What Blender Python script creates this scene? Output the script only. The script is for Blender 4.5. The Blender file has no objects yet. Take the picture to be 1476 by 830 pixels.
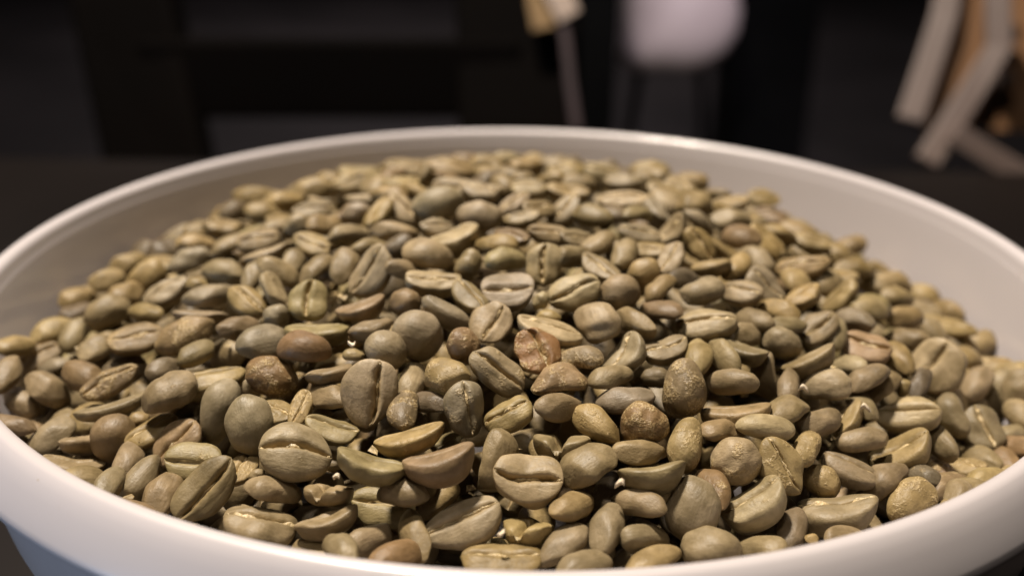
import bpy, math, random
import numpy as np
from mathutils import Matrix, Vector

scene = bpy.context.scene
col = scene.collection

# ------------------------------------------------------------------ camera
RIM = 0.11            # radius of the bowl's lip, metres (a bean is about 10 mm long)
ZR = 0.095            # height of the lip above the table top
FPX, PW, PH = 1500.0, 1476, 830
D_, H_, PITCH, YAW, ROLL = 1.9165, 0.7141, 0.39193, -0.0106, 0.01189
CP, SP = math.cos(PITCH), math.sin(PITCH)
CF = np.array([math.sin(YAW) * CP, math.cos(YAW) * CP, -SP])
_r = np.array([math.cos(YAW), -math.sin(YAW), 0.0])
_u = np.cross(_r, CF)
CR = _r * math.cos(ROLL) + _u * math.sin(ROLL)
CU = -_r * math.sin(ROLL) + _u * math.cos(ROLL)
CAM = np.array([0.0, -D_ * RIM, ZR + H_ * RIM])

cam_data = bpy.data.cameras.new('camera')
cam = bpy.data.objects.new('camera', cam_data)
col.objects.link(cam)
cam.matrix_world = Matrix(((CR[0], CU[0], -CF[0], CAM[0]), (CR[1], CU[1], -CF[1], CAM[1]),
                           (CR[2], CU[2], -CF[2], CAM[2]), (0, 0, 0, 1)))
cam_data.sensor_width = 36.0
cam_data.lens = FPX / PW * 36.0
cam_data.clip_start = 0.01
cam_data.clip_end = 60
cam_data.dof.use_dof = True
cam_data.dof.focus_distance = 0.158
cam_data.dof.aperture_fstop = 10.5
scene.camera = cam

# ------------------------------------------------------------------ light
world = bpy.data.worlds.new('World')
scene.world = world
world.use_nodes = True
bgn = world.node_tree.nodes['Background']
bgn.inputs[0].default_value = (0.9, 0.85, 0.85, 1)
bgn.inputs[1].default_value = 0.006


def area(name, loc, target, size, power, colour):
    d = bpy.data.lights.new(name, 'AREA')
    d.shape = 'DISK'
    d.size = size
    d.energy = power
    d.color = colour
    o = bpy.data.objects.new(name, d)
    col.objects.link(o)
    o.location = loc
    o.rotation_euler = (Vector(target) - Vector(loc)).to_track_quat('-Z', 'Y').to_euler()
    return o


area('pendant_lamp', (-0.20, 0.20, 1.03), (0, 0, .1), 0.10, 23.5, (1.0, 0.885, 0.745))
area('front_fill_light', (-0.10, -0.30, 1.22), (0, 0, .1), 0.12, 2.6, (1.0, 0.885, 0.75))  # added weak front fill for the far wall and near bean faces
area('cool_edge_light', (-0.55, -0.42, 0.05), (-.07, -.08, .07), 0.16, 1.7, (0.58, 0.74, 1.0))  # added cool light below lip height for the blue lip edge; its source is unseen
sp = area('shell_fill_spot', (0.75, 1.25, 1.7), (0.42, 2.35, -.05), 0.25, 0.95, (1.0, 0.86, 0.90))  # added narrow fill, aimed to brighten the pale shell chair
sp.data.spread = math.radians(38)
area('far_floor_fill', (-0.5, 5.2, 2.0), (-.4, 4.6, -.7), 0.6, 20.0, (1.0, 0.88, 0.88))  # added wide dim fill that lifts the distant floor

scene.view_settings.view_transform = 'Standard'
scene.view_settings.look = 'None'
scene.view_settings.exposure = 0.0
scene.view_settings.gamma = 1.0
scene.render.engine = 'CYCLES'
scene.cycles.use_denoising = True

rnd = random.Random(7)
rng = np.random.default_rng(11)


# ------------------------------------------------------------------ helpers
def ray(x, y):
    return CF + CR * (x - PW / 2) / FPX + CU * (PH / 2 - y) / FPX


def pix(x, y, depth):
    """world point seen at photo pixel (x, y), depth metres in front of the lens"""
    return CAM + ray(x, y) * depth


def node_mat(name):
    m = bpy.data.materials.new(name)
    m.use_nodes = True
    nt = m.node_tree
    return m, nt, nt.nodes['Principled BSDF']


def N(nt, kind, **kw):
    n = nt.nodes.new(kind)
    for k, v in kw.items():
        if k.startswith('i_'):
            n.inputs[k[2:].replace('_', ' ')].default_value = v
        else:
            setattr(n, k, v)
    return n


def simple(name, colour, rough=0.5, noise=0.25, scale=8.0, bump=0.0, coat=0.0):
    m, nt, b = node_mat(name)
    tc = N(nt, 'ShaderNodeTexCoord')
    nz = N(nt, 'ShaderNodeTexNoise')
    nz.inputs['Scale'].default_value = scale
    nz.inputs['Detail'].default_value = 6
    nt.links.new(tc.outputs['Object'], nz.inputs['Vector'])
    rp = N(nt, 'ShaderNodeValToRGB')
    c = colour
    rp.color_ramp.elements[0].position = .3
    rp.color_ramp.elements[1].position = .7
    rp.color_ramp.elements[0].color = (c[0] * (1 - noise), c[1] * (1 - noise), c[2] * (1 - noise), 1)
    rp.color_ramp.elements[1].color = (min(1, c[0] * (1 + noise)), min(1, c[1] * (1 + noise)), min(1, c[2] * (1 + noise)), 1)
    nt.links.new(nz.outputs[0], rp.inputs[0])
    nt.links.new(rp.outputs[0], b.inputs['Base Color'])
    b.inputs['Roughness'].default_value = rough
    b.inputs['Coat Weight'].default_value = coat
    if bump:
        bp = N(nt, 'ShaderNodeBump')
        bp.inputs['Strength'].default_value = bump
        bp.inputs['Distance'].default_value = .001
        nt.links.new(nz.outputs[0], bp.inputs['Height'])
        nt.links.new(bp.outputs[0], b.inputs['Normal'])
    return m


def mesh_obj(name, verts, faces, mat, parent=None, smooth=True):
    me = bpy.data.meshes.new(name)
    me.from_pydata([tuple(v) for v in verts], [], faces)
    if smooth:
        me.polygons.foreach_set('use_smooth', [True] * len(me.polygons))
    me.update()
    if mat:
        me.materials.append(mat)
    o = bpy.data.objects.new(name, me)
    col.objects.link(o)
    if parent:
        o.parent = parent
    return o


def tag(o, label=None, cat=None, group=None, kind=None):
    if label:
        o['label'] = label
    if cat:
        o['category'] = cat
    if group:
        o['group'] = group
    if kind:
        o['kind'] = kind
    return o


def empty(name, loc=(0, 0, 0)):
    e = bpy.data.objects.new(name, None)
    e.empty_display_size = .02
    col.objects.link(e)
    e.location = loc
    return e


def lathe(profile, seg=192):
    v, f = [], []
    n = len(profile)
    for i in range(seg):
        a = 2 * math.pi * i / seg
        for r, z in profile:
            v.append((r * math.cos(a), r * math.sin(a), z))
    for i in range(seg):
        j = (i + 1) % seg
        for k in range(n - 1):
            f.append((i * n + k, j * n + k, j * n + k + 1, i * n + k + 1))
    return v, f


def bevel(o, w, seg=3):
    m = o.modifiers.new('bevel', 'BEVEL')
    m.width = w
    m.segments = seg
    return o


def beam(name, pts, w, t, mat, parent=None, normal=(0, -1, 0)):
    """rectangular bar following pts: width w in the plane across normal, thickness t along it"""
    nrm = Vector(normal).normalized()
    pts = [Vector(p) for p in pts]
    v, f = [], []
    for i, p in enumerate(pts):
        d = (pts[min(i + 1, len(pts) - 1)] - pts[max(i - 1, 0)]).normalized()
        n2 = (nrm - d * nrm.dot(d)).normalized()
        s = d.cross(n2)
        for a, b in ((-1, -1), (1, -1), (1, 1), (-1, 1)):
            v.append(p + s * (a * w / 2) + n2 * (b * t / 2))
    for i in range(len(pts) - 1):
        for k in range(4):
            f.append((i * 4 + k, i * 4 + (k + 1) % 4, i * 4 + 4 + (k + 1) % 4, i * 4 + 4 + k))
    f.append((3, 2, 1, 0))
    e = (len(pts) - 1) * 4
    f.append((e, e + 1, e + 2, e + 3))
    o = mesh_obj(name, v, f, mat, parent, smooth=False)
    bevel(o, min(w, t) * .18)
    return o


def box(name, c, size, mat, parent=None, bev=.004):
    x, y, z = (s / 2 for s in size)
    v = [(c[0] + a * x, c[1] + b * y, c[2] + d * z) for d in (-1, 1) for a, b in ((-1, -1), (1, -1), (1, 1), (-1, 1))]
    f = [(3, 2, 1, 0), (4, 5, 6, 7)] + [(k, (k + 1) % 4, 4 + (k + 1) % 4, 4 + k) for k in range(4)]
    o = mesh_obj(name, v, f, mat, parent, smooth=False)
    bevel(o, bev)
    return o


# ------------------------------------------------------------------ setting: floor and table
FLOOR = -0.75
m_floor = simple('floor_stone', (0.050, 0.043, 0.044), .8, .35, 1.5)
v = [(-8, -4, FLOOR), (8, -4, FLOOR), (8, 14, FLOOR), (-8, 14, FLOOR)]
tag(mesh_obj('floor', v, [(0, 1, 2, 3)], m_floor, smooth=False), 'dark floor far below the table, out of focus', 'floor', kind='structure')

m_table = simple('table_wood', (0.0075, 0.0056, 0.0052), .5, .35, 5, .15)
m_table.node_tree.nodes['Principled BSDF'].inputs['Specular IOR Level'].default_value = .16
table = empty('table', (0, 0, 0))
tag(table, 'dark brown wooden table top carrying the white bowl', 'table')
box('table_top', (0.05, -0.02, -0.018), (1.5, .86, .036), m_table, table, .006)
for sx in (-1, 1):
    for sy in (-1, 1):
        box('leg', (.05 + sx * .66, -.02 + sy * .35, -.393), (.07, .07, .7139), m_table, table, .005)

# ------------------------------------------------------------------ bowl
m_bowl, nt, b = node_mat('white_glazed')
tc = N(nt, 'ShaderNodeTexCoord')
nz = N(nt, 'ShaderNodeTexNoise')
nz.inputs['Scale'].default_value = 14
nz.inputs['Detail'].default_value = 5
nt.links.new(tc.outputs['Object'], nz.inputs['Vector'])
rp = N(nt, 'ShaderNodeValToRGB')
rp.color_ramp.elements[0].color = (.44, .405, .415, 1)
rp.color_ramp.elements[1].color = (.505, .47, .48, 1)
nt.links.new(nz.outputs[0], rp.inputs[0])
mp = N(nt, 'ShaderNodeMapping')
mp.inputs['Scale'].default_value = (1, 1, .12)
nt.links.new(tc.outputs['Object'], mp.inputs['Vector'])
sm_ = N(nt, 'ShaderNodeTexNoise')                       # wiped, smudgy sheen
sm_.inputs['Scale'].default_value = 60
sm_.inputs['Detail'].default_value = 4
nt.links.new(mp.outputs[0], sm_.inputs['Vector'])
rr_ = N(nt, 'ShaderNodeMapRange')
rr_.inputs['To Min'].default_value = .20
rr_.inputs['To Max'].default_value = .46
nt.links.new(sm_.outputs[0], rr_.inputs[0])
nt.links.new(rr_.outputs[0], b.inputs['Roughness'])
du = N(nt, 'ShaderNodeTexNoise')                        # specks of bean dust
du.inputs['Scale'].default_value = 620
du.inputs['Detail'].default_value = 3
nt.links.new(tc.outputs['Object'], du.inputs['Vector'])
dr = N(nt, 'ShaderNodeValToRGB')
dr.color_ramp.elements[0].position = .735
dr.color_ramp.elements[1].position = .78
nt.links.new(du.outputs[0], dr.inputs[0])
dm = N(nt, 'ShaderNodeMix', data_type='RGBA')
nt.links.new(dr.outputs[0], dm.inputs[0])
nt.links.new(rp.outputs[0], dm.inputs[6])
dm.inputs[7].default_value = (.34, .27, .18, 1)
nt.links.new(dm.outputs[2], b.inputs['Base Color'])
b.inputs['Coat Weight'].default_value = .25
b.inputs['Coat Roughness'].default_value = .05
bp = N(nt, 'ShaderNodeBump')
bp.inputs['Strength'].default_value = .06
bp.inputs['Distance'].default_value = .002
nt.links.new(nz.outputs[0], bp.inputs['Height'])
nt.links.new(bp.outputs[0], b.inputs['Normal'])


RB = 1.017


def P(lst):
    return [(r * RB * RIM, ZR + z * RIM) for r, z in lst]


bowl = empty('bowl', (0, 0, 0))
tag(bowl, 'large white glazed bowl with rolled lip, heaped with green coffee beans', 'bowl')
inner = [(0.0, -.80), (.35, -.80), (.58, -.775), (.70, -.70), (.82, -.52), (.895, -.32), (.935, -.16), (.951, -.07), (.958, -.035)]
v, f = lathe(P(inner))
mesh_obj('inner_wall', v, f, m_bowl, bowl)
lip = [(.958, -.035), (.9625, -.022)]
for k in range(1, 9):                     # thin rounded top of the lip
    a = math.pi - k * math.radians(125) / 8
    lip.append((.9795 + .0165 * math.cos(a), -.0165 + .0165 * math.sin(a)))
lip += [(.999, -.0125), (1.009, -.026), (1.020, -.043), (1.028, -.057), (1.0315, -.064), (1.032, -.070), (1.029, -.0755), (1.021, -.0785), (1.008, -.080), (.996, -.090)]
v, f = lathe(P(lip))
mesh_obj('lip', v, f, m_bowl, bowl)
outer = [(.996, -.090), (.992, -.115), (.984, -.16), (.962, -.27), (.905, -.46), (.82, -.64), (.72, -.76), (.64, -.815), (.60, -.83), (.59, -.8636), (.55, -.8636), (.54, -.835), (.3, -.83), (0, -.83)]
v, f = lathe(P(outer))
mesh_obj('outer_wall', v, f, m_bowl, bowl)


def wall_r(z):
    """inner wall radius (in lip radii) at height z below the lip"""
    zz = [p[1] for p in inner[2:]]
    rr = [p[0] * RB for p in inner[2:]]
    return np.interp(z, zz, rr)


# ------------------------------------------------------------------ heap surface (units of lip radius, z from the lip)
def heap(x, y):
    r = np.hypot(x, y)
    az = np.arctan2(y, x)
    z0 = -.165 - .03 * np.cos(az)
    zc = .118
    return z0 + (zc - z0) * (1 - (np.minimum(r, 1.3) / .945) ** 2.15)


# ------------------------------------------------------------------ bean material
m_bean, nt, b = node_mat('green_coffee')
at = N(nt, 'ShaderNodeAttribute', attribute_name='tint')
ac = N(nt, 'ShaderNodeAttribute', attribute_name='crease')
tc = N(nt, 'ShaderNodeTexCoord')
oi = N(nt, 'ShaderNodeObjectInfo')
off = N(nt, 'ShaderNodeVectorMath', operation='ADD')
sc = N(nt, 'ShaderNodeVectorMath', operation='SCALE')
sc.inputs[0].default_value = (1.7, 2.3, 3.1)
nt.links.new(oi.outputs['Random'], sc.inputs['Scale'])
nt.links.new(tc.outputs['Object'], off.inputs[0])
nt.links.new(sc.outputs[0], off.inputs[1])


def noise(scale, detail, rough=.55):
    n = N(nt, 'ShaderNodeTexNoise')
    n.inputs['Scale'].default_value = scale
    n.inputs['Detail'].default_value = detail
    n.inputs['Roughness'].default_value = rough
    nt.links.new(off.outputs[0], n.inputs['Vector'])
    return n


def ramp(src, p0, p1, c0=(0, 0, 0, 1), c1=(1, 1, 1, 1)):
    r = N(nt, 'ShaderNodeValToRGB')
    r.color_ramp.elements[0].position = p0
    r.color_ramp.elements[1].position = p1
    r.color_ramp.elements[0].color = c0
    r.color_ramp.elements[1].color = c1
    nt.links.new(src, r.inputs[0])
    return r


def math_(op, a, c):
    n = N(nt, 'ShaderNodeMath', operation=op)
    for i, s in enumerate((a, c)):
        if isinstance(s, (int, float)):
            n.inputs[i].default_value = s
        else:
            nt.links.new(s, n.inputs[i])
    return n.outputs[0]


def mix(fac, a, c, mode='MIX'):
    n = N(nt, 'ShaderNodeMix', data_type='RGBA', blend_type=mode)
    if isinstance(fac, (int, float)):
        n.inputs[0].default_value = fac
    else:
        nt.links.new(fac, n.inputs[0])
    for i, s in ((6, a), (7, c)):
        if isinstance(s, tuple):
            n.inputs[i].default_value = s
        else:
            nt.links.new(s, n.inputs[i])
    return n.outputs[2]


big = noise(260, 3)
mid = noise(750, 5, .65)
fine = noise(2600, 4, .6)
cvar = ramp(big.outputs[0], .32, .68, (.72, .69, .60, 1), (1.20, 1.19, 1.17, 1))
base = mix(1.0, at.outputs['Color'], cvar.outputs[0], 'MULTIPLY')
cvar2 = ramp(mid.outputs[0], .35, .68, (.86, .85, .80, 1), (1.10, 1.09, 1.06, 1))
base = mix(1.0, base, cvar2.outputs[0], 'MULTIPLY')
# flakes of golden silverskin still stuck to the bean (amount in the tint's alpha)
pm = noise(330, 4, .6)
thr = math_('SUBTRACT', .78, math_('MULTIPLY', at.outputs['Alpha'], .35))
sk = math_('MULTIPLY', math_('SUBTRACT', pm.outputs[0], thr), 9.0)
skc = N(nt, 'ShaderNodeClamp')
nt.links.new(sk, skc.inputs[0])
tex = ramp(fine.outputs[0], .46, .60)
skin_col = mix(tex.outputs[0], (.24, .165, .070, 1), (.60, .46, .25, 1))
base = mix(math_('MULTIPLY', skc.outputs[0], .60), base, skin_col)
# chaff in the crease
cre = N(nt, 'ShaderNodeClamp')
nt.links.new(math_('MULTIPLY', ac.outputs['Fac'], math_('ADD', math_('MULTIPLY', mid.outputs[0], 1.5), -.1)), cre.inputs[0])
base = mix(math_('MULTIPLY', cre.outputs[0], .8), base, (.40, .28, .12, 1))
nt.links.new(base, b.inputs['Base Color'])
ro = ramp(mid.outputs[0], .3, .7, (.38, .38, .38, 1), (.55, .55, .55, 1))
nt.links.new(mix(skc.outputs[0], ro.outputs[0], (.27, .27, .27, 1)), b.inputs['Roughness'])
b.inputs['Specular IOR Level'].default_value = .30
stm = N(nt, 'ShaderNodeVectorMath', operation='MULTIPLY')
stm.inputs[1].default_value = (.3, 1.5, 1.0)
nt.links.new(off.outputs[0], stm.inputs[0])
streak = noise(1100, 4, .6)
nt.links.new(stm.outputs[0], streak.inputs['Vector'])
hb = math_('ADD', math_('ADD', math_('MULTIPLY', streak.outputs[0], .5), math_('ADD', math_('MULTIPLY', mid.outputs[0], .55), math_('MULTIPLY', fine.outputs[0], .20))),
           math_('MULTIPLY', math_('MULTIPLY', fine.outputs[0], skc.outputs[0]), 1.2))
bp = N(nt, 'ShaderNodeBump')
bp.inputs['Strength'].default_value = .55
bp.inputs['Distance'].default_value = .00042
nt.links.new(hb, bp.inputs['Height'])
nt.links.new(bp.outputs[0], b.inputs['Normal'])

m_skin = simple('silverskin', (.43, .33, .175), .4, .4, 900, .8)
m_chaff = simple('chaff_paper', (.62, .52, .38), .5, .3, 500, .5)

TINT = {'n': (0.205, 0.159, 0.093), 'd': (0.209, 0.171, 0.118), 'g': (0.217, 0.175, 0.088), 'y': (0.244, 0.182, 0.091),
        'b': (0.187, 0.133, 0.076), 'o': (0.193, 0.125, 0.064), 'k': (0.122, 0.094, 0.060), 'p': (0.256, 0.204, 0.131),
        'q': (0.248, 0.138, 0.060), 't': (0.260, 0.185, 0.125)}


# ------------------------------------------------------------------ bean geometry
def bean_grid(ns, vv, nb):
    """face indices of a bean built of ns rings; ring = len(vv) face samples + nb back samples; two cap vertices"""
    ring = len(vv) + nb
    f = []
    for i in range(ns - 1):
        for k in range(ring):
            k2 = (k + 1) % ring
            f.append((i * ring + k, i * ring + k2, (i + 1) * ring + k2, (i + 1) * ring + k))
    c0, c1 = ns * ring, ns * ring + 1
    for k in range(ring):
        k2 = (k + 1) % ring
        f.append((c0, k2, k))
        f.append((c1, (ns - 1) * ring + k, (ns - 1) * ring + k2))
    return f


VHI = np.array([-1, -.97, -.88, -.74, -.58, -.43, -.31, -.22, -.15, -.095, -.055, -.025, 0, .025, .055, .095, .15, .22, .31, .43, .58, .74, .88, .97, 1])
VLO = np.array([-1, -.93, -.70, -.42, -.2, -.09, 0, .09, .2, .42, .70, .93, 1])
FHI = bean_grid(34, VHI, 15)
FLO = bean_grid(14, VLO, 7)


def bean_verts(style, R, hi=True, groove=1.0, notch=None, over=None, flats=True):
    """unit-length bean: long axis X, flat creased face towards +Z.  returns verts, crease weight, groove line"""
    vv, nb, ns = (VHI, 15, 34) if hi else (VLO, 7, 14)
    q = lambda a, c: R.uniform(a, c)
    w, tb, tf, curl, dish, amp = q(.32, .385), q(.24, .33), q(.10, .15), q(.01, .06), 0.0, .031
    if style == 'c':
        w, tb, tf, curl, dish = q(.33, .37), q(.27, .32), q(.08, .11), q(.06, .115), q(.0, .03)
    elif style == 'r':
        w, tb, tf, curl = q(.42, .46), q(.37, .42), q(.32, .38), 0.0
    elif style == 'd':
        w, tb, tf, curl, amp = q(.33, .40), q(.27, .34), q(.08, .15), q(.0, .10), .040
    gd = q(.06, .095) * groove
    gw = q(.038, .062)
    ga, gp, go = q(.03, .13), q(0, 6.28), q(-.10, .10)
    if over:
        go, ga, gd, gw = over
    tap, bend, ex = q(-.10, .10), q(-.05, .05), q(2.15, 2.6)
    if style == 'c':
        ex = q(2.4, 2.9)
    if style == 'r':
        ex = q(1.95, 2.15)
    s = np.sin(np.linspace(-math.pi / 2, math.pi / 2, ns + 2))[1:-1]
    p = (1 - np.abs(s) ** ex) ** .5 * (1 + tap * s)
    g = go + ga * np.sin(2.4 * s + gp) + .012 * np.sin(q(17, 26) * s + q(0, 6)) + .008 * np.sin(q(30, 44) * s)
    th = np.linspace(0, -math.pi, nb + 2)[1:-1]
    S = np.repeat(s[:, None], len(vv) + nb, 1)
    # face
    V = vv[None, :]
    yv = (V + g[:, None] * (1 - V ** 2)) * p[:, None] * w
    prof = np.sqrt(np.maximum(0, 1 - np.abs(V) ** 2.8))
    zf = tf * p[:, None] * prof
    zf = zf - dish * (1 - V ** 2) * p[:, None]
    win = np.clip((1.04 - np.abs(s)) * 3.2, 0, 1)[:, None]
    fl = 1 if q(0, 1) < .5 else -1
    gr = np.where(V * fl < 0, np.exp(-(V / gw) ** 2), .55 * np.exp(-(V / gw) ** 2) + .45 * np.exp(-(V / (gw * 3.2)) ** 2)) * win
    jag = 1 + .25 * np.sin(s * q(6, 14) + q(0, 6))[:, None]
    zf = zf - gd * gr * jag * np.minimum(1, p[:, None] * 1.5)
    zf = zf + .022 * np.exp(-((np.abs(V) - .28) / .17) ** 2) * win * groove
    if notch is not None:
        s0, dep, wid = notch
        zf = zf - dep * np.exp(-((s[:, None] - s0) / wid) ** 2)
    # back
    yb = w * p[:, None] * np.cos(th)[None, :]
    pb = p ** .8 if style == 'c' else p
    zb = -tb * pb[:, None] * np.abs(np.sin(th))[None, :] ** .92
    Y = np.concatenate([yv, yb], 1)
    Z = np.concatenate([zf, zb], 1)
    X = S * .5
    Z = Z + curl * (S ** 2 - .3)
    Y = Y + bend * (S ** 2 - .3)
    pts = np.stack([X, Y, Z], -1).reshape(-1, 3)
    e0 = pts[:len(vv) + nb].mean(0)
    e1 = pts[-(len(vv) + nb):].mean(0)
    e0 = e0 + (-.012, 0, 0)
    e1 = e1 + (.012, 0, 0)
    pts = np.concatenate([pts, [e0, e1]], 0)
    ctr = np.array([0, 0, -.05])
    d = pts - ctr
    nrm = d / (np.linalg.norm(d, axis=1, keepdims=True) + 1e-9)
    disp = np.zeros(len(pts))
    for k in range(5):
        kv = np.array([q(-1, 1), q(-1, 1), q(-1, 1)]) * (4.5 + 3.2 * k)
        disp += amp / (1 + .75 * k) * np.sin(pts @ kv + q(0, 6.28))
    pts = pts + nrm * disp[:, None]
    for k in range(3 if style != 'r' else 1):    # flats where the bean pressed on its neighbours
        dv = np.array([q(-1, 1), q(-1, 1), q(-1, .15)])
        dv /= np.linalg.norm(dv)
        hgt = pts @ dv
        lim = hgt.max() * (q(.76, .93) if flats else q(.88, .98))
        over_ = np.maximum(0, hgt - lim)
        pts = pts - dv * (over_ * (.74 if flats else .5))[:, None]
    cw = np.zeros((ns, len(vv) + nb))
    cw[:, :len(vv)] = np.exp(-(V / (gw * 1.6)) ** 2) * win * min(1, groove)
    cw = np.concatenate([cw.reshape(-1), [0, 0]])
    mid_i = len(vv) // 2
    line = pts[:-2].reshape(ns, len(vv) + nb, 3)[:, mid_i]
    side = pts[:-2].reshape(ns, len(vv) + nb, 3)[:, mid_i + 2] - line
    return pts, cw, line, side


def attrs(me, tint, alpha, cw):
    n = len(me.vertices)
    a = me.attributes.new('tint', 'FLOAT_COLOR', 'POINT')
    arr = np.empty((n, 4), np.float32)
    arr[:, :3] = tint
    arr[:, 3] = alpha
    a.data.foreach_set('color', arr.ravel())
    c = me.attributes.new('crease', 'FLOAT', 'POINT')
    c.data.foreach_set('value', np.asarray(cw, np.float32))


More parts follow.
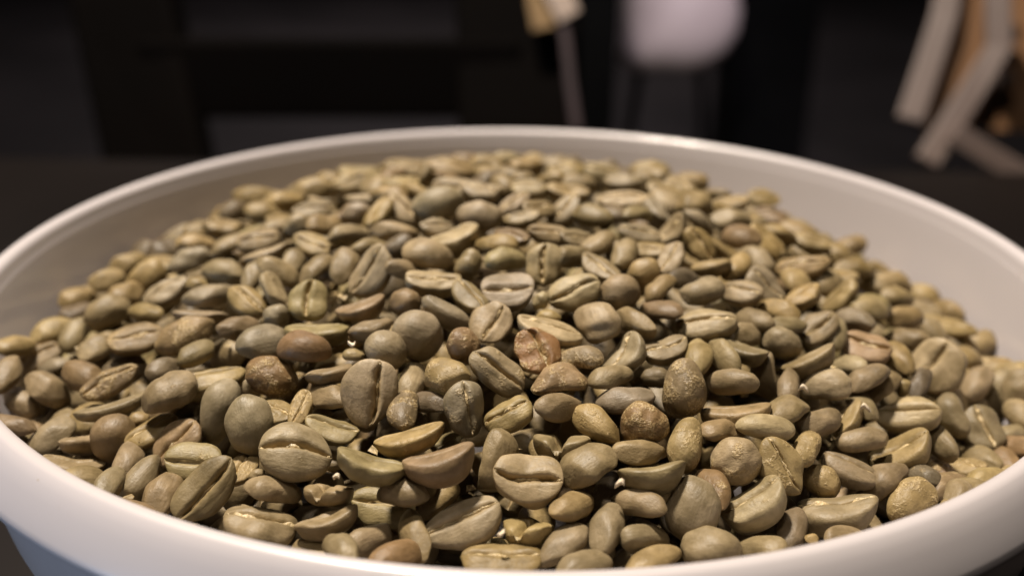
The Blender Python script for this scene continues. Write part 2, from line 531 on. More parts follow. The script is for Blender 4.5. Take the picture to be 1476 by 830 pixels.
# ------------------------------------------------------------------ the beans read off the photograph
# x, y, apparent length, apparent width (photo pixels), angle of the long axis in the picture (deg),
# roll of the creased face (0 towards the viewer, 90 up, 180 away), look, [label]
# look: s standard, c curled crescent, r round, d deformed, f fragment, x notched; n d g y b o k p colours; * silverskin patch
B = [
 # --- row along the near lip
 (15,614,72,34,-8,190,'sb'), (74,632,84,46,42,200,'sn'), (118,636,66,36,5,90,'sn'),
 (165,630,72,60,85,180,'rb','smooth dull brown egg-shaped bean standing among beans by the lip'),
 (108,669,92,42,-5,75,'cn'), (118,704,80,44,0,200,'sn'), (158,700,62,44,60,185,'sn'), (30,647,70,42,-40,190,'sn'),
 (184,665,60,32,75,180,'sn'), (206,691,86,50,52,190,'sn'), (234,717,76,50,60,200,'sb'),
 (292,707,110,72,50,10,'sn','large olive bean leaning with a long straight dark crease, next to the lip'),
 (182,720,26,16,30,60,'fy'), (219,622,80,42,30,60,'sy'),
 (256,637,86,56,50,40,'sb','brown bean with a deep crease wedged against the large leaning creased bean'),
 (190,740,70,36,-20,190,'sb'), (348,675,52,42,60,30,'dy*'), (392,709,74,44,0,200,'sn'),
 (372,757,104,62,-12,62,'dn','olive bean with torn chaff-lined crease facing up beside the lip'),
 (476,707,72,44,-5,80,'cxn'), (472,748,96,46,20,80,'cn'), (449,797,74,44,-10,195,'sn'), (494,796,60,40,-40,190,'sn'),
 (536,776,68,52,25,180,'sn'), (567,804,84,42,20,190,'so'), (370,684,26,16,30,200,'fn'), (578,713,82,47,-3,200,'sn'),
 (669,752,113,73,25,33,'sp','big pale bean tilted with a faint chaff-filled crease, close to the lip'),
 (599,773,76,46,-65,150,'sn'),
 (725,808,118,64,0,50,'sy','large pale yellow bean touching the lip with a short brown crease'),
 (762,760,70,48,-10,80,'dxy','small broken tan bean with a crumbled notch, behind the pale yellow bean'),
 (715,668,96,60,75,130,'cn'),
 (759,688,102,78,-12,30,'cp','broad bean with a curled flap over its long slit, leaning on a curved bean'),
 (822,732,70,50,20,190,'dy'), (813,787,88,50,42,190,'sn'), (875,763,78,52,80,180,'sn'), (922,727,80,47,-8,200,'sn'),
 (930,778,66,54,0,180,'sn'), (844,817,76,44,15,190,'sn'), (943,808,84,40,25,190,'sy'),
 (998,735,98,70,70,190,'dd','smooth grey-green bean standing with its pointed end up by the lip'),
 (1027,704,60,38,-60,190,'so*','small orange-skinned bean poking out behind the smooth grey-green standing bean'),
 (1023,793,88,64,0,180,'rn','rounded dome of a plain olive bean half hidden by the lip'),
 (852,672,90,62,35,186,'sn'),
 (940,680,102,50,8,95,'cn','straight-topped wedge-shaped bean with a clean pale upper edge'),
 (923,653,76,34,0,200,'sn'), (1088,722,106,62,33,60,'cp','thick pale crescent bean lying open side up near the lip'),
 (1128,672,90,62,-60,25,'dy*','flat bean with shiny golden torn skin beside a round knobbly bean'),
 (1185,693,62,48,-30,185,'ry*'),
 (1211,732,116,68,8,68,'cn','large half-shell bean with a broad hollow face and sharp pale edge by the lip'),
 (1223,674,94,44,-25,60,'sn'), (1142,763,66,44,75,180,'sk'), (1097,792,72,42,-5,195,'sn'), (1221,778,64,40,0,195,'sn'),
 (1170,781,30,22,-50,200,'fy'), (1061,665,72,66,10,180,'rp*','pale knobbly ball-shaped bean with pitted skin'),
 # --- right, near the lip
 (1306,597,91,55,3,48,'sp','pale bean lying flat with a wide dark slit like a smile'),
 (1245,635,76,42,12,200,'cn'), (1295,648,92,55,28,60,'cy','pale cupped bean showing golden chaff in its hollow face'),
 (1182,609,64,50,20,180,'sn'), (1221,602,56,32,65,60,'dy'), (1243,585,46,30,-50,190,'sn'), (1162,648,58,38,60,185,'dy*'),
 (1280,694,66,46,45,195,'sn'), (1325,687,56,40,-20,190,'sk'),
 (1316,722,78,56,45,182,'sy*','bean half coated in rough golden skin beside the lip, sloping down'),
 (1353,679,66,38,-50,190,'so*'), (1388,672,52,40,-15,60,'dy*'), (1364,699,50,38,30,190,'db*'), (1382,716,54,40,70,190,'sn'),
 (1407,708,56,40,-40,190,'sn'), (1427,696,60,40,10,195,'sy'), (1414,663,60,36,-30,190,'sn'), (1451,665,60,36,-45,190,'so'),
 (1416,618,66,54,-70,30,'dn'), (1375,600,72,44,-65,160,'sn'),
 (1438,570,80,62,60,182,'rn','smooth fat olive bean standing back outwards near the right wall'),
 (1355,637,62,36,-50,150,'sn'), (1468,645,56,36,-10,200,'so'), (1472,558,70,50,60,190,'sn'), (1474,602,66,44,-40,190,'sn'), (1464,534,62,36,-5,60,'sy'), (1452,628,60,38,10,190,'sn'), (1362,730,26,20,60,190,'fy'), (1458,690,56,36,20,195,'sy'),
 # --- left middle
 (56,515,86,48,30,50,'sn'), (117,541,60,42,-35,190,'sb'),
 (158,552,88,42,32,40,'sb*','shiny brown bean with glossy golden crease, against darker gaps'),
 (69,565,80,48,-35,200,'sn'), (30,578,60,42,-40,190,'sn'), (160,584,108,36,17,85,'cn','long thin curved bean lying under the shiny brown creased bean'),
 (303,545,96,46,12,60,'sy','pale yellowish bean lying crease up beside a tall dark grey bean'),
 (243,568,82,56,35,190,'sn'), (284,510,70,38,28,200,'sn'), (200,606,34,26,0,190,'fy'), (139,504,60,42,30,190,'sn'),
 (194,487,84,47,10,45,'sb*','brownish bean with bright glint of golden skin in its crease'),
 (268,482,96,55,28,190,'sb*'), (241,534,60,40,10,190,'sk'), (346,473,66,38,5,190,'sb'), (381,496,76,50,8,190,'sd'),
 (296,429,74,38,12,200,'sd'), (288,455,82,28,-3,90,'sp'), (358,433,58,44,-40,30,'dy'), (240,419,76,42,32,60,'sp'),
 (210,404,72,46,40,180,'sy'), (155,406,56,36,20,190,'sy'), (153,452,74,48,30,185,'sn'), (176,430,60,40,35,190,'sy'),
 (210,452,48,32,-10,190,'sy'), (112,432,56,34,10,190,'sy'), (108,456,56,36,20,190,'sk'), (108,482,58,40,60,190,'sn'),
 (77,478,60,40,20,190,'sy'), (324,393,60,44,-20,190,'sn'), (285,411,34,22,0,190,'fy'), (20,500,56,34,10,190,'sy'), (10,540,62,42,60,190,'sn'),
 # --- centre
 (392,541,78,56,-20,188,'ro*','rusty brown bean with papery dry skin, back up'),
 (318,591,99,54,75,165,'sd','tall dark grey bean standing on edge beside a smooth grey oval bean'),
 (362,615,93,62,-75,182,'sd','smooth grey oval bean standing beside a tall dark grey bean'),
 (427,650,107,76,-8,33,'sd','plump grey bean with a wide dark chaff-lined slit'),
 (398,593,52,36,-30,40,'dy*'), (433,590,66,32,65,20,'dy*'), (481,617,80,47,-15,55,'dg'), (474,574,60,44,-10,190,'sn'),
 (476,537,74,34,12,85,'sn'),
 (535,566,96,78,80,4,'sp','pale bean standing upright, its open crease full of bright chaff'),
 (594,550,56,44,70,180,'sp'), (583,593,50,34,80,190,'sk*'),
 (534,666,103,52,-15,78,'cg','bright green-tinged crescent bean lying below the plump grey slit bean'),
 (592,628,108,52,17,78,'cy','long pale crescent bean with grooved top edge, above a tan crescent bean'),
 (631,661,105,55,14,80,'cb','tan crescent bean lying next to the green-tinged crescent bean'),
 (356,558,24,16,80,180,'fp'), (510,512,36,20,0,190,'fy'), (645,541,66,52,-15,188,'sy*'),
 (720,537,97,62,-38,24,'sd*','grey mottled bean with a diagonal crease and flaking skin'),
 (770,504,67,58,-60,25,'dq*','reddish orange wrinkled bean, split along its side'),
 (836,517,74,45,-5,190,'sn*'), (808,552,85,45,8,200,'sb*'),
 (673,593,84,58,-80,25,'dd*','damaged bean with torn grey face and bright white chips'),
 (734,599,76,53,30,40,'sy','pale tan bean with a thin reddish crease running diagonally'), (803,587,68,47,5,190,'sn'),
 (864,615,85,47,-35,200,'sy*'), (810,637,76,46,-3,85,'cxn','heart-shaped bean edge with a notch in its top'),
 (617,582,64,34,-5,200,'sk'), (898,578,90,40,10,200,'sd'), (882,545,62,42,25,190,'sn'),
 (986,560,92,70,80,182,'sn*','tall two-tone bean, grey above and rough golden below, standing back outwards'),
 (929,611,67,61,-20,180,'ro*','round reddish brown bean with rough wrinkled skin'),
 (989,640,77,58,70,170,'dy*','golden bean with wrinkled flank below the tall two-tone bean'),
 (1059,552,76,44,-3,200,'sn'), (1063,593,99,42,6,80,'cy','long pale crescent bean with a dished top edge beside the tall two-tone bean'),
 (1104,617,76,40,0,200,'sp','pale tan bean lying back up under a long pale crescent bean'),
 (1043,514,66,38,-55,150,'sn'), (1108,542,80,42,-80,120,'cn'), (1075,503,66,38,-20,75,'cn'),
 (1127,494,60,47,-10,180,'rd'), (1165,517,85,38,25,80,'cn'), (1137,557,56,34,80,160,'sn'),
 (1192,557,72,54,-5,188,'sp','plump pinkish tan bean lying back up'), (1132,594,56,40,30,190,'sn'), (1006,514,46,30,80,180,'dy'),
 (945,544,44,34,0,190,'rk'), (960,501,68,46,20,50,'cn'),
 (900,509,68,58,60,60,'cd','strongly curled grey bean folded over itself with a notch in its crease'),
 (1041,624,62,32,0,200,'sb'),
 # --- right middle
 (1248,498,69,45,-15,48,'st','pinkish bean with a reddish crease, face up'),
 (1295,516,54,38,-60,190,'sy'), (1349,524,84,74,60,20,'sp','large pale bean with two rounded halves facing out, near the right wall'),
 (1325,551,54,38,65,190,'sk'), (1425,526,68,33,-3,65,'sy'), (1407,553,56,40,60,190,'sn'), (1364,470,82,34,-15,60,'sy'),
 (1306,490,68,36,-5,200,'sn'), (1234,463,62,38,-15,190,'sd'), (1178,475,60,50,40,30,'dn'), (1203,481,46,30,80,190,'sp'),
 (1223,527,54,32,-5,195,'sp'), (1247,546,64,40,32,200,'sn'), (1273,559,64,40,50,200,'sn'), (1303,560,30,20,80,190,'fy'),
 (1303,457,58,36,0,190,'sy'), (1251,447,54,38,0,190,'sg'), (1410,495,54,38,30,190,'sy'),
 # --- centre, upper
 (445,435,58,66,80,6,'sg','yellow-green bean cut flat like a disc with a cracked vertical crease'),
 (398,455,40,36,0,180,'rd'), (461,476,94,42,3,80,'cg','greenish crescent bean lying below the cut yellow-green disc'),
 (442,504,74,47,-12,190,'so','half grey, half rusty orange bean lying back up'), (522,441,80,42,20,80,'cb'), (537,474,66,38,18,85,'sn'),
 (555,504,62,51,-30,185,'rd','small bluish grey bean leaning against the round grey bean'),
 (602,485,77,69,-15,182,'rd','round grey ball-like bean with rough pitted top'),
 (583,437,48,44,60,180,'rb'), (643,452,84,40,-32,160,'sd'), (624,406,82,40,-4,62,'cp','pale dished bean lying open face up like a little boat'),
 (533,393,82,51,57,35,'cp','pale crescent bean standing tilted with a long open crease'), (497,384,60,45,70,190,'sn'), (459,388,58,36,38,190,'sn'),
 (396,418,66,36,-60,60,'sp'), (402,393,78,38,-30,190,'sn'), (366,395,52,36,60,190,'sn'), (581,390,46,34,0,190,'sn'),
 (667,500,51,50,20,182,'ro*','small golden brown round bean next to the round grey ball-like bean'),
 (679,428,54,44,-50,40,'dn'), (733,418,76,58,5,42,'cd','bean with a dark hollow face and thin curled lower edge'),
 (784,383,62,64,85,4,'sp','pale squarish bean facing out with a straight vertical crease'),
 (779,434,30,24,60,180,'fp'), (827,422,79,58,22,25,'sp','pale bean with a diagonal curved crease, next to a pale squarish bean'),
 (895,424,60,55,0,182,'rn','smooth round greenish bean like a marble'),
 (711,465,66,56,60,20,'dp','stubby bean facing out with a short twisted crease'),
 (791,474,99,42,-18,68,'cp','long narrow boat-shaped bean sloping down behind the reddish orange bean'),
 (861,465,60,53,-60,182,'dp','pale chunky bean with a faint hairline crack'), (916,466,62,40,-25,150,'sn'), (789,457,40,20,0,190,'fy'),
 (1018,467,88,47,8,52,'sp','pale oval bean lying flat with a smooth uncreased face'),
 (955,447,68,34,-8,200,'sb'), (1072,481,56,34,0,190,'sn'), (1136,470,58,28,0,190,'sn'), (928,394,54,52,30,182,'ry'),
 (952,418,58,32,45,200,'cy'), (1010,422,66,50,25,188,'sd'), (1067,422,58,40,-8,50,'sp'), (1086,461,58,34,-22,190,'sn'),
 (1120,449,62,30,-18,190,'sy'), (1155,386,80,42,10,50,'sy'), (1156,426,58,40,35,60,'sy'), (1210,428,68,40,50,60,'sy'),
 (1102,411,70,48,-45,45,'dd'), (1026,383,66,30,15,80,'sy'), (966,372,54,40,60,30,'dp'), (985,403,48,34,0,190,'sk'),
 (1062,385,48,32,50,190,'sy'), (899,288,72,32,2,60,'sp','pale bean lying face up on the crest like a shallow dish'),
 (855,312,62,36,-15,200,'sn'), (814,304,56,40,50,190,'sd'), (922,337,66,36,-12,50,'sn'), (968,331,62,46,50,60,'cn'),
 (1007,352,66,46,-55,30,'sy'), (1070,344,60,46,-10,190,'sb'), (1104,350,66,42,-45,60,'sy'), (862,352,58,36,35,190,'sn'),
 (864,385,60,42,-35,50,'cn'), (900,365,50,30,60,190,'sn'), (935,361,66,34,0,60,'sy'), (919,309,44,26,0,190,'sn'),
 (948,307,50,36,-50,190,'sd'), (963,277,66,32,-15,60,'sy'), (1000,296,52,38,20,190,'sy'), (1052,292,60,36,10,190,'sy'),
 (1111,311,56,34,-10,190,'sb'), (1052,318,60,32,0,190,'sp'), (1143,335,58,38,-20,190,'sy'), (1174,349,62,32,-15,60,'sy'),
 (1226,356,52,36,20,190,'sy'), (1230,388,60,36,0,190,'sy'), (1256,443,52,40,0,190,'sg'), (1287,406,50,34,0,190,'sy'),
 (1291,431,50,32,0,190,'sy'), (1328,425,58,34,-20,190,'sy'), (1367,447,50,30,-35,190,'sy'),
 # --- crest
 (690,313,72,47,0,190,'sd','dark grey smooth oval bean on the upper heap, back up'),
 (632,298,68,54,20,182,'rd','dark grey round bean beside another dark grey oval bean on the crest'),
 (697,275,64,36,-5,60,'sp'), (581,301,56,44,-45,30,'sp'), (755,314,62,34,12,200,'sn'), (775,302,50,34,0,190,'sn'),
 (738,341,52,38,-20,190,'sb'), (790,337,68,38,-5,200,'sn'), (833,343,48,34,0,190,'sn'), (714,354,60,36,-3,200,'sy'),
 (651,343,86,42,18,80,'cp','large crescent bean curving up to a pale tip under the dark grey oval bean'), (632,328,56,34,0,190,'sp'),
 (618,367,76,43,-15,195,'sp','smooth pale capsule-shaped bean lying back up'), (675,384,50,43,80,182,'rn'), (727,376,60,36,8,200,'sg'),
 (573,356,50,38,20,190,'rk'), (824,371,44,30,0,190,'sn'), (569,335,74,32,-8,200,'sn'), (742,291,50,28,35,190,'sp'),
 (820,274,64,32,-8,60,'cy'), (762,272,60,40,0,190,'sp'), (866,249,58,36,-10,190,'sp'), (814,246,56,34,0,190,'sy'),
 (935,247,62,30,0,190,'sy'), (759,241,54,32,0,190,'sy'), (733,232,50,32,0,190,'sp'), (652,241,68,36,-10,60,'sy'),
 (587,241,64,34,-5,60,'sy'), (703,235,56,30,0,190,'sy'), (515,308,46,36,0,182,'rd'), (579,264,58,28,0,60,'sy'),
 (504,264,58,36,20,190,'sy'), (545,307,50,38,60,60,'sy'), (516,247,62,30,0,190,'sy'),
 (502,339,62,34,10,200,'sn'), (450,352,58,40,-25,40,'sy'), (372,348,66,42,10,195,'sn'), (385,366,78,32,22,90,'sp'),
 (428,326,52,38,30,182,'rp'), (471,328,50,34,0,190,'dy'), (452,303,66,32,0,190,'sn'), (382,306,58,38,10,190,'sy'),
 (341,306,50,34,0,190,'sk'), (320,327,54,42,0,190,'sy'), (536,358,58,28,0,190,'sn'), (367,284,62,32,0,190,'sy'),
 (447,276,62,34,10,190,'sy'), (421,378,40,28,60,190,'sn'), (273,375,74,38,20,200,'sd'), (240,361,56,34,10,190,'sk'),
 (284,337,60,38,15,190,'sy'), (281,353,62,30,5,190,'sy'), (186,380,54,32,10,190,'sy'), (1000,262,56,34,-10,190,'sy'),
 (900,262,58,34,0,190,'sp'), (560,283,56,32,-10,190,'sy'), (410,290,58,34,10,190,'sy'), (1100,285,54,34,-15,190,'sy'),
]

SURF = np.linspace(.95, 3.4, 2600)


def place(x, y, sink=0.0):
    d = ray(x, y)
    Q = (CAM - (0, 0, ZR)) / RIM + SURF[:, None] * d
    hz = heap(Q[:, 0], Q[:, 1]) - sink
    rr = np.hypot(Q[:, 0], Q[:, 1])
    gap = wall_r(np.minimum(Q[:, 2], -.03)) - .03 - rr
    ok = (gap > 0) & (SURF > 1.05)
    below = (Q[:, 2] <= hz) & ok
    if below.any():
        i = int(np.argmax(below))
    else:
        c = np.where(ok, np.abs(Q[:, 2] - hz), 9 - gap)
        i = int(np.argmin(c))
    return SURF[i]


beans = []
for e in B:
    x, y, L, W, ang, roll, look = e[:7]
    if len(e) < 8:
        L *= .95
        W *= .86 if y < 400 else .93
    RR = random.Random(int(x * 31 + y))
    if 185 <= roll <= 205 and abs(ang) <= 55:
        roll += RR.uniform(12, 52)
    if y < 350 and roll > 185 and len(e) < 8 and RR.random() < .45:
        roll = RR.uniform(35, 75)
    t = place(x, y)
    L0 = .092 * FPX / t
    st = look[0] if look[0] in 'scrd' else 's'
    frag = look[0] == 'f'
    colr = [c for c in look[1:] if c in TINT][0] if not frag else look[1]
    if frag or st == 'r':
        Lt, tilt = L, 0.0
    else:
        Lt = min(max(L, .80 * L0), 1.25 * L0)
        tilt = math.acos(max(.62, min(1, L / Lt)))
        if roll > 140 and L < .98 * L0:
            Lt = max(L, .92 * L0)
            tilt = math.acos(max(.62, min(1, L / Lt)))
    beans.append(dict(x=x, y=y, t=t, L=Lt, W=W, ang=math.radians(ang), roll=math.radians(roll), st=st, frag=frag, col=colr,
                      skin='*' in look, notch='x' in look, tilt=tilt, label=e[7] if len(e) > 7 else None, Lp=L))


def frame(bn):
    Pw = CAM + ray(bn['x'], bn['y']) * bn['t'] * RIM
    v = CAM - Pw
    v = v / np.linalg.norm(v)
    r = CR - v * (CR @ v)
    r /= np.linalg.norm(r)
    u = np.cross(v, r)
    a2 = math.cos(bn['ang']) * r + math.sin(bn['ang']) * u
    sg = 1 if math.sin(bn['ang']) >= 0 else -1
    a = math.cos(bn['tilt']) * a2 - sg * math.sin(bn['tilt']) * v
    bdir = -math.sin(bn['ang']) * r + math.cos(bn['ang']) * u
    vp = v - a * (v @ a)
    vp /= np.linalg.norm(vp)
    if bdir @ np.cross(vp, a) < 0:
        pass
    n = math.cos(bn['roll']) * vp + math.sin(bn['roll']) * bdir
    n -= a * (n @ a)
    n /= np.linalg.norm(n)
    s = np.cross(n, a)
    return Pw, a, s, n, v


for bn in beans:
    Lm = bn['L'] * bn['t'] * RIM / FPX
    wr, tr = (.72, .46) if bn['st'] != 'r' else (.84, .72)
    ext = math.sqrt((wr * math.cos(bn['roll'])) ** 2 + (tr * math.sin(bn['roll'])) ** 2) * bn['L']
    k = max(.68, min(1.30, bn['W'] / ext))
    bn['scale'] = (Lm, Lm * k, Lm * k)
    bn['rad'] = np.array([Lm * .5, Lm * k * wr * .5, Lm * k * tr * .5])

# settle: slide beans along their own sight lines until they no longer run into each other
dirs = np.array([ray(q['x'], q['y']) for q in beans])
T = np.array([q['t'] * RIM for q in beans])
T0 = T.copy()
FR = [frame(q) for q in beans]
AX = np.array([[f_[1], f_[2], f_[3]] for f_ in FR])
RD = np.array([q['rad'] for q in beans])
for it in range(110):
    C = CAM + dirs * T[:, None]
    moved = np.zeros(len(T))
    dd = C[None] - C[:, None]
    dist = np.linalg.norm(dd, axis=2) + 1e-9
    ii, jj = np.where((dist < .0125) & (np.arange(len(T))[:, None] < np.arange(len(T))[None]))
    for i, j in zip(ii, jj):
        u = dd[i, j] / dist[i, j]
        ri = 1 / np.sqrt((((AX[i] @ u) / RD[i]) ** 2).sum())
        rj = 1 / np.sqrt((((AX[j] @ u) / RD[j]) ** 2).sum())
        pen = (ri + rj) * .97 - dist[i, j]
        if pen > 0:
            near_first = T[i] < T[j]
            dlt = pen * .35
            moved[i] += -dlt if near_first else dlt
            moved[j] += dlt if near_first else -dlt
    T += np.clip(moved, -.0006, .0006)
    T = np.clip(T, T0 - .0050, T0 + .0085)
for q, t, t0_ in zip(beans, T, T0):
    q['t'] = t / RIM
    kk = (t / RIM) / (t0_ / RIM)
    q['scale'] = tuple(v_ * kk for v_ in q['scale'])

CNAME = {'n': 'olive', 'd': 'grey-green', 'g': 'green-tinged', 'y': 'yellowish', 'b': 'brownish', 'o': 'rusty brown', 'k': 'dark', 'p': 'pale', 'q': 'orange', 't': 'pinkish'}
marks = [(q['x'], q['y'], q['label']) for q in beans if q['label']]
SHORT = dict(zip([m_[2] for m_ in marks], [' '.join(m_[2].replace(',', '').split()[:6]) for m_ in marks]))
SHORT_CUT = {' with', ' with a', ' with a long', ' and', ' a', ' the', ' of', ' of a', ' on', ' in', ' its', ' with its', ' like', ' behind', ' to', ' on the', ' under', ' by', ' by the', ' over', ' lying', ' standing', ' leaning', ' its face', ' wedged', ' beside', ' beside a', ' in rough', ' showing', ' facing'}


def short(lab):
    w = SHORT[lab]
    while True:
        for c in sorted(SHORT_CUT, key=len, reverse=True):
            if w.endswith(c):
                w = w[:-len(c)]
                break
        else:
            return w


marks2 = [(mx, my, short(ml)) for mx, my, ml in marks]


def auto_label(q):
    rl = math.degrees(q['roll']) % 360
    if q['frag']:
        pose = 'small %s bean fragment' % CNAME[q['col']]
    else:
        nm = {'s': 'bean', 'c': 'curled bean', 'r': 'round bean', 'd': 'misshapen bean'}[q['st']]
        how = 'back up' if 130 < rl < 265 else ('on edge' if rl >= 70 else 'crease up' if rl > 35 else 'crease outward')
        fat = q['W'] / q['Lp']
        sz = 'plump ' if fat > .70 and q['st'] != 'r' else 'slim ' if fat < .52 else ''
        pose = '%s%s%s %s %s' % (sz, 'flaky ' if q['skin'] else '', CNAME[q['col']], nm, how)
    dist_, s = min(((math.hypot(mx - q['x'], my - q['y']), s) for mx, my, s in marks2))
    if dist_ < 130:
        return '%s near the %s' % (pose, s)
    wall = 'on the blurred crest of the heap' if q['y'] < 340 and 380 < q['x'] < 1120 else 'low by the bowl wall'
    return '%s %s' % (pose, wall)


# crease offset, waviness, depth, width of beans whose crease shows clearly
OVER = {(535, 566): (-.30, .10, .12, .085), (427, 650): (-.12, .10, .14, .085), (784, 383): (.03, .02, .09, .075), (292, 707): (-.22, .05, .12, .06),
        (720, 537): (.0, .06, .11, .06), (759, 688): (-.05, .16, .15, .07), (669, 752): (.05, .05, .05, .07), (1306, 597): (.0, .10, .14, .08),
        (725, 808): (.05, .03, .05, .05), (827, 422): (.05, .14, .10, .055), (445, 435): (.05, .06, .10, .07), (734, 599): (.12, .10, .08, .045),
        (770, 504): (.25, .10, .13, .06), (1248, 498): (.05, .08, .12, .08)}
GROUP = 'green coffee beans heaped in the bowl'
for n_, q in enumerate(beans):
    R = random.Random(1000 + n_)
    rl = math.degrees(q['roll']) % 360
    pts, cw, line, side = bean_verts(q['st'], R, True, groove=.45 if q['st'] == 'r' else 1.0,
                                     notch=(R.uniform(-.15, .15), .20, .16) if q['notch'] else None, over=OVER.get((q['x'], q['y'])), flats=not q['label'])
    Pw, a, s, n, v = frame(q)
    pts = pts * np.array(q['scale'])
    me = bpy.data.meshes.new('coffee_bean')
    me.from_pydata(pts.tolist(), [], FHI)
    me.polygons.foreach_set('use_smooth', np.ones(len(me.polygons), bool))
    c = np.array(TINT[q['col']]) * (R.uniform(1.08, 1.2) if q['label'] and q['col'] in 'pd' else R.uniform(.86, 1.12)) * np.array([R.uniform(.97, 1.03), 1, R.uniform(.92, 1.08)])
    attrs(me, c, R.uniform(.58, .92) if q['skin'] else R.uniform(.0, .42), cw)
    me.materials.append(m_bean)
    me.update()
    o = bpy.data.objects.new('coffee_bean', me)
    col.objects.link(o)
    o.matrix_world = Matrix(((a[0], s[0], n[0], Pw[0]), (a[1], s[1], n[1], Pw[1]), (a[2], s[2], n[2], Pw[2]), (0, 0, 0, 1)))
    tag(o, q['label'] or auto_label(q), 'coffee bean', GROUP)
    # the papery skin left inside the crease, where the photograph shows the creased face
    if (rl < 70 or rl > 290) and not q['frag'] and q['st'] != 'r':
        m = len(line)
        sel = range(3, m - 3)
        vv_, ff = [], []
        f1, f2 = R.uniform(0, 6), R.uniform(0, 6)
        for j, i in enumerate(sel):
            h = .012 + .007 * math.sin(.55 * i + f1) + .004 * math.sin(1.3 * i + f2)
            w_ = max(.12, .75 + .6 * math.sin(.42 * i + f2) + .25 * math.sin(1.1 * i + f1))
            ctr = line[i] + np.array([0, 0, h])
            vv_ += [(ctr - side[i] * w_ - np.array([0, 0, .006])) * q['scale'], (ctr + np.array([0, R.uniform(-.003, .003), .004 + R.uniform(0, .003)])) * q['scale'],
                    (ctr + side[i] * w_ - np.array([0, 0, .006])) * q['scale']]
            if j:
                b0 = (j - 1) * 3
                for k in (0, 1):
                    ff.append((b0 + k, b0 + k + 1, b0 + 4 + k, b0 + 3 + k))
        so = mesh_obj('crease_skin', vv_, ff, m_skin, o)
        sm = so.modifiers.new('thickness', 'SOLIDIFY')
        sm.thickness = .00012

# ------------------------------------------------------------------ the rest of the heap: deeper beans, the crest's back, gaps
cover = [(q['x'], q['y'], q['Lp'] / 2, q['W'] / 2, math.cos(q['ang']), math.sin(q['ang'])) for q in beans]
CX = np.array(cover)


def covered(px, py, grow=1.0):
    dx, dy = px - CX[:, 0], -(py - CX[:, 1])
    u = dx * CX[:, 4] + dy * CX[:, 5]
    w = -dx * CX[:, 5] + dy * CX[:, 4]
    return (((u / CX[:, 2]) ** 2 + (w / CX[:, 3]) ** 2) < grow).any()


def project(Pw):
    d = np.asarray(Pw) - CAM
    z = d @ CF
    return PW / 2 + FPX * (d @ CR) / z, PH / 2 - FPX * (d @ CU) / z, z


fill = []
bean_c = np.array([CAM + ray(q['x'], q['y']) * q['t'] * RIM for q in beans])


def try_layer(count, depth, mind, top=False, rmin=0.0):
    pts_ = []
    tries = 0
    while len(pts_) < count and tries < count * 14:
        tries += 1
        rr = math.sqrt(rmin ** 2 + rnd.random() * (1 - rmin ** 2)) * .955
        aa = rnd.random() * 2 * math.pi
        x, y = rr * math.cos(aa), rr * math.sin(aa)
        z = float(heap(x, y)) - depth * (.8 + .4 * rnd.random())
        if rr > float(wall_r(z)) - .034:
            continue
        w = np.array([x * RIM, y * RIM, ZR + z * RIM])
        if top:
            px, py, zz = project(w)
            if -10 < px < PW + 10 and covered(px, py, 1.0):
                # skip places the photographed beans already take, unless hidden behind the crest
                k = np.linalg.norm(bean_c - w, axis=1).min()
                if k < (.0095 if py < 400 else .013):
                    continue
            elif -10 < px < PW + 10 and py > 500 and rnd.random() < .8:
                continue
        if pts_ and (np.linalg.norm(np.array(pts_) - w, axis=1).min() < mind):
            continue
        rel = np.einsum('ijk,ik->ij', AX, w - bean_c) / (RD + .0030)
        if ((rel ** 2).sum(1) < 1).any():
            continue
        pts_.append(w)
    return pts_


fill += [(p, 1) for p in try_layer(480, .012, .0062, True)]
fill += [(p, 0) for p in try_layer(640, .104, .0066)]
fill += [(p, 0) for p in try_layer(520, .145, .0070)]
fill += [(p, 0) for p in try_layer(420, .200, .0066)]
fill += [(p, 0) for p in try_layer(420, .260, .0064)]
fill += [(p, 0) for p in try_layer(220, .040, .0060, False, .80)]
allv, allf, allc, alla, allcw = [], [], [], [], []
base_i = 0
FLO_A = [np.array(f_) for f_ in FLO]
keys = 'nnnnyyydpbkg'
for k, (p, topl) in enumerate(fill):
    R = random.Random(50000 + k)
    pts, cw, _, _ = bean_verts(R.choice('sssscd'), R, False)
    L = R.uniform(.0082, .0102)
    pts = pts * L * np.array([1, R.uniform(.84, 1.04), R.uniform(.78, 1.0)])
    # lie roughly in the heap surface, back or face up
    e = .02
    x, y = p[0] / RIM, p[1] / RIM
    nz_ = np.array([-(float(heap(x + e, y)) - float(heap(x - e, y))) / (2 * e), -(float(heap(x, y + e)) - float(heap(x, y - e))) / (2 * e), 1.0])
    nz_ += np.array([R.gauss(0, .35), R.gauss(0, .35), 0])
    nz_ /= np.linalg.norm(nz_)
    if R.random() < .6:
        nz_ = -nz_
    az = R.uniform(0, 6.283)
    a = np.array([math.cos(az), math.sin(az), 0])
    a -= nz_ * (a @ nz_)
    a /= np.linalg.norm(a)
    M = np.stack([a, np.cross(nz_, a), nz_], 1)
    allv.append(pts @ M.T + p)
    allf += [tuple(int(i) + base_i for i in f_) for f_ in FLO]
    c = np.array(TINT[R.choice(keys)]) * R.uniform(.88, 1.1)
    allc.append(np.tile(c, (len(pts), 1)))
    alla.append(np.full(len(pts), R.uniform(0, .45)))
    allcw.append(cw)
    base_i += len(pts)
me = bpy.data.meshes.new('bean_heap')
me.from_pydata(np.concatenate(allv).tolist(), [], allf)
me.polygons.foreach_set('use_smooth', np.ones(len(me.polygons), bool))
attrs(me, np.concatenate(allc), np.concatenate(alla), np.concatenate(allcw))
me.materials.append(m_bean)
heap_o = bpy.data.objects.new('bean_heap', me)
col.objects.link(heap_o)
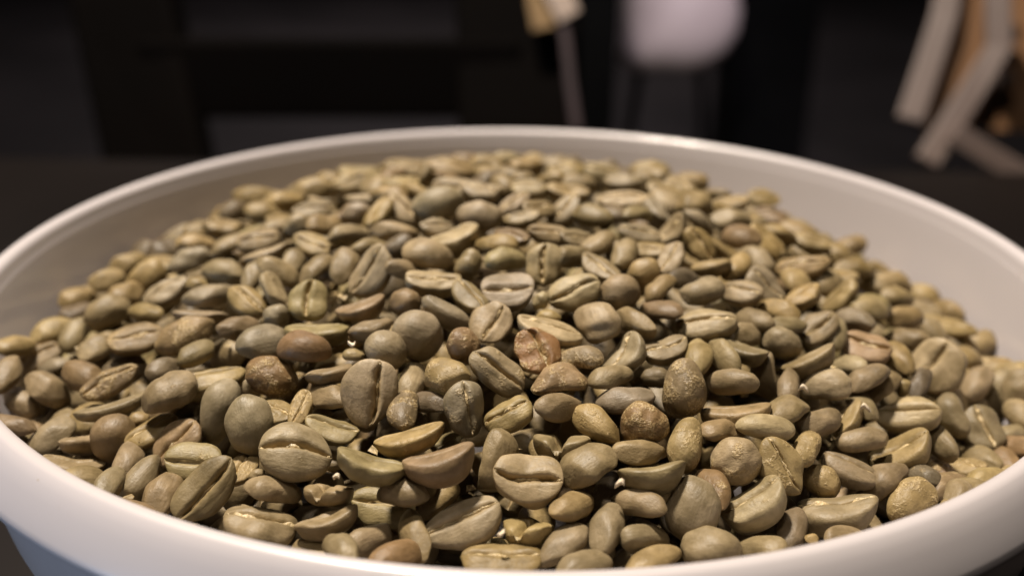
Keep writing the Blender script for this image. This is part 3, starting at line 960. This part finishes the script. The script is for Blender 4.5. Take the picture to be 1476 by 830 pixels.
tag(heap_o, 'countless green coffee beans filling the bowl beneath the surface beans', 'coffee beans', kind='stuff')

# ------------------------------------------------------------------ loose chaff flakes
for (x, y, sz, lab) in ((893, 697, 20, 'pale curled chaff flake under the straight-topped wedge-shaped bean'), (485, 687, 14, 'white chaff speck on a notched bean below the plump grey bean'),
                        (1246, 588, 20, 'ragged chaff flake beside the pale bean with smile-like slit'), (722, 768, 16, 'thin upright chaff sliver behind the pale yellow bean'),
                        (507, 495, 14, 'white chaff speck under the greenish crescent bean'), (1158, 560, 18, 'crumpled white chaff stuck to the plump pinkish tan bean')):
    t = place(x, y) * RIM - .0045
    c = CAM + ray(x, y) * t
    L = .7 * sz * t / FPX
    R = random.Random(int(x))
    v, f = [], []
    for i in range(6):
        for j in range(4):
            u_, w_ = i / 5 - .5, j / 3 - .5
            v.append(CR * (u_ * L) + CU * (w_ * L * .5 + .25 * L * math.sin(u_ * 4 + x)) - CF * (L * .3 * math.cos(w_ * 4 + u_ * 3) + R.uniform(-.05, .05) * L))
    for i in range(5):
        for j in range(3):
            f.append((i * 4 + j, i * 4 + j + 1, i * 4 + j + 5, i * 4 + j + 4))
    o = mesh_obj('chaff_flake', v, f, m_chaff)
    o.location = c
    sm = o.modifiers.new('thickness', 'SOLIDIFY')
    sm.thickness = .00012
    tag(o, lab, 'chaff')

cv, cf = [], []
for k in range(260):
    R = random.Random(900 + k)
    rr = math.sqrt(R.random()) * .9
    aa = R.random() * 6.283
    x, y = rr * math.cos(aa), rr * math.sin(aa)
    c = np.array([x * RIM, y * RIM, ZR + (float(heap(x, y)) - R.uniform(.0, .05)) * RIM])
    L = R.uniform(.0005, .0016)
    b0 = len(cv)
    for j in range(5):
        cv.append(c + np.array([R.uniform(-1, 1), R.uniform(-1, 1), R.uniform(-.4, .4)]) * L)
    cf += [(b0, b0 + 1, b0 + 2), (b0, b0 + 2, b0 + 3), (b0, b0 + 3, b0 + 1), (b0 + 4, b0 + 2, b0 + 1), (b0 + 4, b0 + 3, b0 + 2), (b0 + 4, b0 + 1, b0 + 3)]
tag(mesh_obj('bean_crumbs', cv, cf, m_skin, smooth=False), 'tiny skin crumbs lying in the gaps between the coffee beans', 'crumbs', kind='stuff')

# ------------------------------------------------------------------ background furniture (all far out of focus)
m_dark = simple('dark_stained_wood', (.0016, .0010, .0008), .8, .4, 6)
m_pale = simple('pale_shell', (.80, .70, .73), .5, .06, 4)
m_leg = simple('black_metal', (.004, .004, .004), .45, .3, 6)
m_bar = simple('pale_painted_bar', (.155, .115, .102), .5, .12, 9)
m_brown = simple('brown_panel', (.23, .12, .058), .55, .3, 7)
m_tan = simple('tan_cloth', (.20, .125, .055), .8, .2, 20, .3)
m_cream = simple('cream_cloth', (.34, .265, .22), .8, .15, 20, .3)
m_red = simple('dull_red_ribbon', (.022, .010, .013), .7, .2, 20)
m_grey = simple('grey_cloth', (.012, .0125, .014), .8, .3, 5)


def at(x, y, dep):
    return Vector(pix(x, y, dep))


for m_ in (m_dark, m_leg, m_grey):
    m_.node_tree.nodes['Principled BSDF'].inputs['Specular IOR Level'].default_value = .05

# dark wooden chair standing across the table
ch = empty('wooden_chair', tuple(at(480, 300, .86))[:2] + (FLOOR,))
tag(ch, 'black-brown wooden chair across the table, its back rail and posts blurred', 'chair')


def local(o, e):
    o.parent = e
    o.matrix_parent_inverse = Matrix.Translation(-Vector(e.location))
    return o


DC = .86
lp = [at(165, -420, DC + .06), at(182, 0, DC), at(252, 330, DC)]
lp.append(Vector((lp[-1].x + .01, lp[-1].y - .02, FLOOR)))
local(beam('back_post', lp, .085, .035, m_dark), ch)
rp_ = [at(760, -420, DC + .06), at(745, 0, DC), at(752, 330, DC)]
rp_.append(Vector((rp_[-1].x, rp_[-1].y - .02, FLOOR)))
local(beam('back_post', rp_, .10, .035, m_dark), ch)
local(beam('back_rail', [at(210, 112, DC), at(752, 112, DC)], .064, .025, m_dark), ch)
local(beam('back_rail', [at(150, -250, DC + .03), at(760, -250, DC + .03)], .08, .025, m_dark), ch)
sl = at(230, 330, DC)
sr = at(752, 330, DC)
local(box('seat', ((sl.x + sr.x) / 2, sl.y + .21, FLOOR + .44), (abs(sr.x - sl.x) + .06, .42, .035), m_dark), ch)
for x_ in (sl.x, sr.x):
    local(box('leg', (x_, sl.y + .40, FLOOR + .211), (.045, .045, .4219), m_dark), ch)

# cloth hanging over the chair's post: tan and cream folds and a dull red ribbon
cl = empty('hanging_cloth', tuple(at(790, 30, .82)))
tag(cl, 'tan and cream folded cloth with a red edge hanging on the dark chair', 'cloth')


def strip(name, pts, w, mat, dep):
    local(beam(name, [at(x, y, dep) for x, y in pts], w, .007, mat), cl)


strip('tan_fold', [(768, -70), (778, 10), (784, 44)], .018, m_tan, .815)
strip('cream_fold', [(770, -60), (800, -15), (822, 26)], .019, m_cream, .805)
strip('red_edge', [(806, 10), (816, 60), (822, 120), (832, 190)], .008, m_red, .81)

# pale rounded shell chair far behind
SD = 2.6
sh = empty('shell_chair', (at(980, 60, SD).x, at(980, 60, SD).y, FLOOR))
tag(sh, 'pinkish white rounded shell chair on thin black legs, far behind and blurred', 'chair')
prof = [(898, -80), (900, 0), (898, 62), (894, 95), (912, 104), (950, 105), (985, 108), (1020, 99), (1048, 79), (1065, 47), (1070, 16), (1064, -15), (1040, -50), (1000, -85), (950, -100)]
v, f = [], []
cpt = at(985, 10, SD)
n = len(prof)
for k, (sc_, dp) in enumerate(((1.0, .10), (1.0, .02), (.93, -.035), (.75, -.07), (.45, -.095))):
    for x, y in prof:
        p = at(x, y, SD)
        p = cpt + (p - cpt) * sc_
        v.append(p + Vector((0, dp, 0)))
for k in range(4):
    for i in range(n):
        j = (i + 1) % n
        f.append((k * n + i, k * n + j, k * n + n + j, k * n + n + i))
f.append(tuple(range(4 * n, 5 * n)))
f.append(tuple(range(n - 1, -1, -1)))
local(mesh_obj('shell', v, f, m_pale), sh)
for x, dy in ((925, .0), (1040, .0), (940, .25), (1030, .25)):
    a_ = at(x, 88, SD + .06) + Vector((0, dy, 0))
    b_ = Vector((a_.x + (.05 if x > 985 else -.05), a_.y, FLOOR))
    local(beam('leg', [a_, b_], .022, .022, m_leg), sh)

# dark grey low cabinets further back
for (x0, x1, y0, y1, dep, lab) in ((838, 893, -60, 175, 2.0, 'dark grey upright panel between the wooden chair and the pale shell chair'),
                                   (1075, 1190, -80, 150, 3.0, 'dark grey cabinet behind the pale shell chair')):
    a_, b_ = at(x0, y0, dep), at(x1, y1, dep)
    e = empty('cabinet', ((a_.x + b_.x) / 2, a_.y, FLOOR))
    tag(e, lab, 'cabinet')
    w_, h_ = abs(b_.x - a_.x), a_.z - FLOOR
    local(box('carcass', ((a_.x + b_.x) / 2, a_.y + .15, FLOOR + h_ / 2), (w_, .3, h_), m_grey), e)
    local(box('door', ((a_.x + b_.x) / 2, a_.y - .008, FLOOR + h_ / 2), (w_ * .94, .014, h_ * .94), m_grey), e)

# angled wooden rack with pale bars standing at the table's right end
RK = .80
rk = empty('angled_rack', (at(1400, 200, RK).x, at(1400, 200, RK).y, 0))
tag(rk, 'blurred brown wooden rack with pale angled bars behind the bowl', 'rack')
rot = (-.35, -1, .15)
local(beam('bar', [at(1372, -60, RK), at(1362, 20, RK), at(1336, 100, RK), at(1310, 176, RK)], .020, .012, m_bar, normal=rot), rk)
local(beam('bar', [at(1436, -60, RK - .02), at(1440, 70, RK - .02), at(1392, 145, RK - .02), at(1334, 236, RK - .02)], .019, .012, m_bar, normal=rot), rk)
local(beam('bar', [at(1372, 190, RK - .03), at(1425, 224, RK - .03), at(1490, 262, RK - .03)], .016, .012, m_bar, normal=rot), rk)
pv = [at(1385, -60, RK + .012), at(1434, -60, RK + .012), at(1436, 66, RK + .012), at(1345, 205, RK + .012), at(1322, 172, RK + .012), at(1366, 40, RK + .012)]
pv2 = [p + Vector((0, .01, 0)) for p in pv]
ff = [tuple(range(6)), tuple(range(11, 5, -1))] + [(i, 6 + i, 6 + (i + 1) % 6, (i + 1) % 6) for i in range(6)]
local(mesh_obj('side_panel', pv + pv2, ff, m_brown, smooth=False), rk)
pv = [at(1445, -60, RK + .05), at(1560, -60, RK + .05), at(1560, 215, RK + .05), at(1480, 190, RK + .05), at(1390, 185, RK + .05), at(1445, 80, RK + .05)]
pv2 = [p + Vector((0, .01, 0)) for p in pv]
local(mesh_obj('back_panel', pv + pv2, ff, m_brown, smooth=False), rk)
for x, y in ((1454, 50), (1448, 115)):
    c = at(x, y, RK + .03)
    vv_, f2 = lathe([(0, -.009), (.007, -.006), (.0095, 0), (.007, .006), (0, .009)], 20)
    o = mesh_obj('knob', [Vector(q) + c for q in vv_], f2, m_bar)
    local(o, rk)
